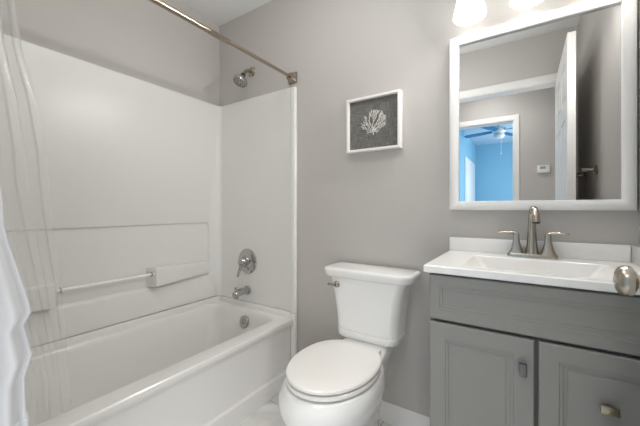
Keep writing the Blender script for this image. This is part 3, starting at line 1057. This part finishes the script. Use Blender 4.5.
# ------------------------------------------------------------------ vanity light
LZ, LY = 1.880, -0.092
vl = thing('vanity_light', 'wall light with three lit white glass shades above the mirror', 'lamp', (0.02, 0, 2.06))
bm = B(); bx(bm, (-0.26, 0.30), (-0.022, -0.0005), (2.03, 2.11), 0.006)
obj('back_plate', bm, 'nickel', vl)
for k in range(3):
    x = -0.192 + 0.206 * k
    bm = B(); tube(bm, smooth_path([(x, -0.018, 2.07), (x, -0.05, 2.085), (x, -0.08, 2.078), (x, LY, 2.050), (x, LY, 2.01)]), 0.007, 12)
    obj('arm', bm, 'nickel', vl)
    bm = B(); lathe(bm, [(0.012, 0.185), (0.024, 0.178), (0.026, 0.150), (0.028, 0.140)], (x, LY, LZ), (0, 0, 1), 28)
    obj('socket_cup', bm, 'nickel', vl)
    bm = B(); lathe(bm, [(0.052, 0.004), (0.060, 0.0), (0.0635, 0.006), (0.062, 0.018), (0.056, 0.045), (0.048, 0.085), (0.040, 0.120), (0.033, 0.145), (0.026, 0.152)], (x, LY, LZ), (0, 0, 1), 40, cap0=False)
    o = obj('shade', bm, 'shade', vl); o['label'] = 'glowing white bell-shaped glass shade'
    bm = B(); lathe(bm, [(0.012, 0.14), (0.016, 0.12), (0.026, 0.07), (0.028, 0.05), (0.022, 0.03), (0.0001, 0.022)], (x, LY, LZ), (0, 0, 1), 24)
    obj('bulb', bm, 'bulb', vl)

# ------------------------------------------------------------------ towel bar on the right wall (seen in the mirror)
tb = thing('towel_bar', 'brushed nickel towel bar on the right wall, seen in the mirror behind the door', 'towel bar', (XR, -0.90, 1.295))
for y in (-0.74, -1.10):
    bm = B(); lathe(bm, [(0.024, 0.0005), (0.024, 0.005), (0.014, 0.010), (0.009, 0.016), (0.009, 0.046), (0.012, 0.050), (0.012, 0.066), (0.008, 0.069)], (XR, y, 1.295), (-1, 0, 0), 24)
    obj('post', bm, 'nickel', tb)
bm = B(); tube(bm, [(XR - 0.058, -0.725, 1.295), (XR - 0.058, -1.115, 1.295)], 0.0075, 16)
obj('bar', bm, 'nickel', tb)

# ------------------------------------------------------------------ hallway and bedroom things (in the mirror)
tm = thing('thermostat', 'small white thermostat on the hallway wall, seen in the mirror', 'thermostat', (0.165, HALL, 1.50))
bm = B(); bx(bm, (0.112, 0.222), (HALL + 0.0005, HALL + 0.024), (1.462, 1.540), 0.006); obj('case', bm, 'plastic', tm)
bm = B(); bx(bm, (0.135, 0.185), (HALL + 0.0235, HALL + 0.0255), (1.500, 1.528)); obj('display', bm, 'lcd', tm)
bm = B()
for k in range(3):
    bx(bm, (0.194, 0.212), (HALL + 0.0235, HALL + 0.026), (1.502 + 0.010 * k, 1.508 + 0.010 * k), 0.001)
obj('buttons', bm, 'plastic', tm)

# bedroom closet door on the left wall
cd = B()
bx(cd, (-0.875, -0.862), (-5.68, -4.45), (0.0, 2.01), 0.003); bx(cd, (-0.864, -0.855), (-5.61, -4.52), (0.01, 1.95), 0.004)
d2o = struct('door_2', cd, 'trim')
bm = B(); lathe(bm, [(0.012, 0), (0.012, 0.03), (0.026, 0.035), (0.026, 0.055), (0.01, 0.06)], (-0.855, -4.60, 0.95), (1, 0, 0), 20)
obj('door_handle', bm, 'nickel', d2o)

fx, fyy, fz = -0.335, -4.12, H
fn = thing('ceiling_fan', 'blue-bladed ceiling fan in the blue bedroom, seen in the mirror', 'fan', (fx, fyy, fz))
bm = B(); lathe(bm, [(0.07, 0.0005), (0.07, 0.02), (0.03, 0.03), (0.03, 0.08), (0.09, 0.09), (0.10, 0.12), (0.09, 0.16), (0.05, 0.175)], (fx, fyy, fz), (0, 0, -1), 32)
obj('motor', bm, 'plastic', fn)
for k in range(4):
    a = math.radians(200 + 90 * k)
    ca, sa = math.cos(a), math.sin(a)
    bm = B()
    rings = []
    for rr, w in ((0.09, 0.03), (0.16, 0.05), (0.25, 0.062), (0.42, 0.066), (0.53, 0.055), (0.55, 0.03)):
        px, py = fx + ca * rr, fyy + sa * rr
        rings.append([(px - sa * w, py + ca * w, fz - 0.138), (px + sa * w, py - ca * w, fz - 0.122), (px + sa * w, py - ca * w, fz - 0.128), (px - sa * w, py + ca * w, fz - 0.144)])
    loft(bm, rings)
    obj('blade', bm, 'fan', fn)
bm = B(); lathe(bm, [(0.05, 0.176), (0.075, 0.19), (0.08, 0.22), (0.055, 0.25), (0.0001, 0.258)], (fx, fyy, fz), (0, 0, -1), 28)
obj('lamp_bowl', bm, 'plastic', fn)
bm = B(); tube(bm, [(fx + 0.03, fyy, fz - 0.24), (fx + 0.03, fyy, fz - 0.48)], 0.003, 8); lathe(bm, [(0.004, 0), (0.009, 0.012), (0.009, 0.03), (0.003, 0.036)], (fx + 0.03, fyy, fz - 0.475), (0, 0, -1), 12)
obj('pull_chain', bm, 'plastic', fn)


def flush_fill(label, x, y, r, m):  # ceiling lamps added as fill, outside the view
    t = thing('ceiling_fill', label, 'lamp', (x, y, H))
    bm = B(); lathe(bm, [(r + 0.012, 0.0005), (r + 0.012, 0.020), (r, 0.024)], (x, y, H), (0, 0, -1), 48); obj('rim', bm, 'plastic', t)
    bm = B(); lathe(bm, [(r - 0.002, 0.024), (r - 0.01, 0.040), (r * 0.7, 0.055), (r * 0.3, 0.062), (0.0001, 0.063)], (x, y, H), (0, 0, -1), 48); obj('diffuser', bm, m, t)


flush_fill('added round ceiling fill light, out of view in the bathroom', -0.72, -0.80, 0.20, 'diffuser')
flush_fill('added round ceiling fill light, out of view in the hallway', -0.35, -2.02, 0.20, 'halldiff')
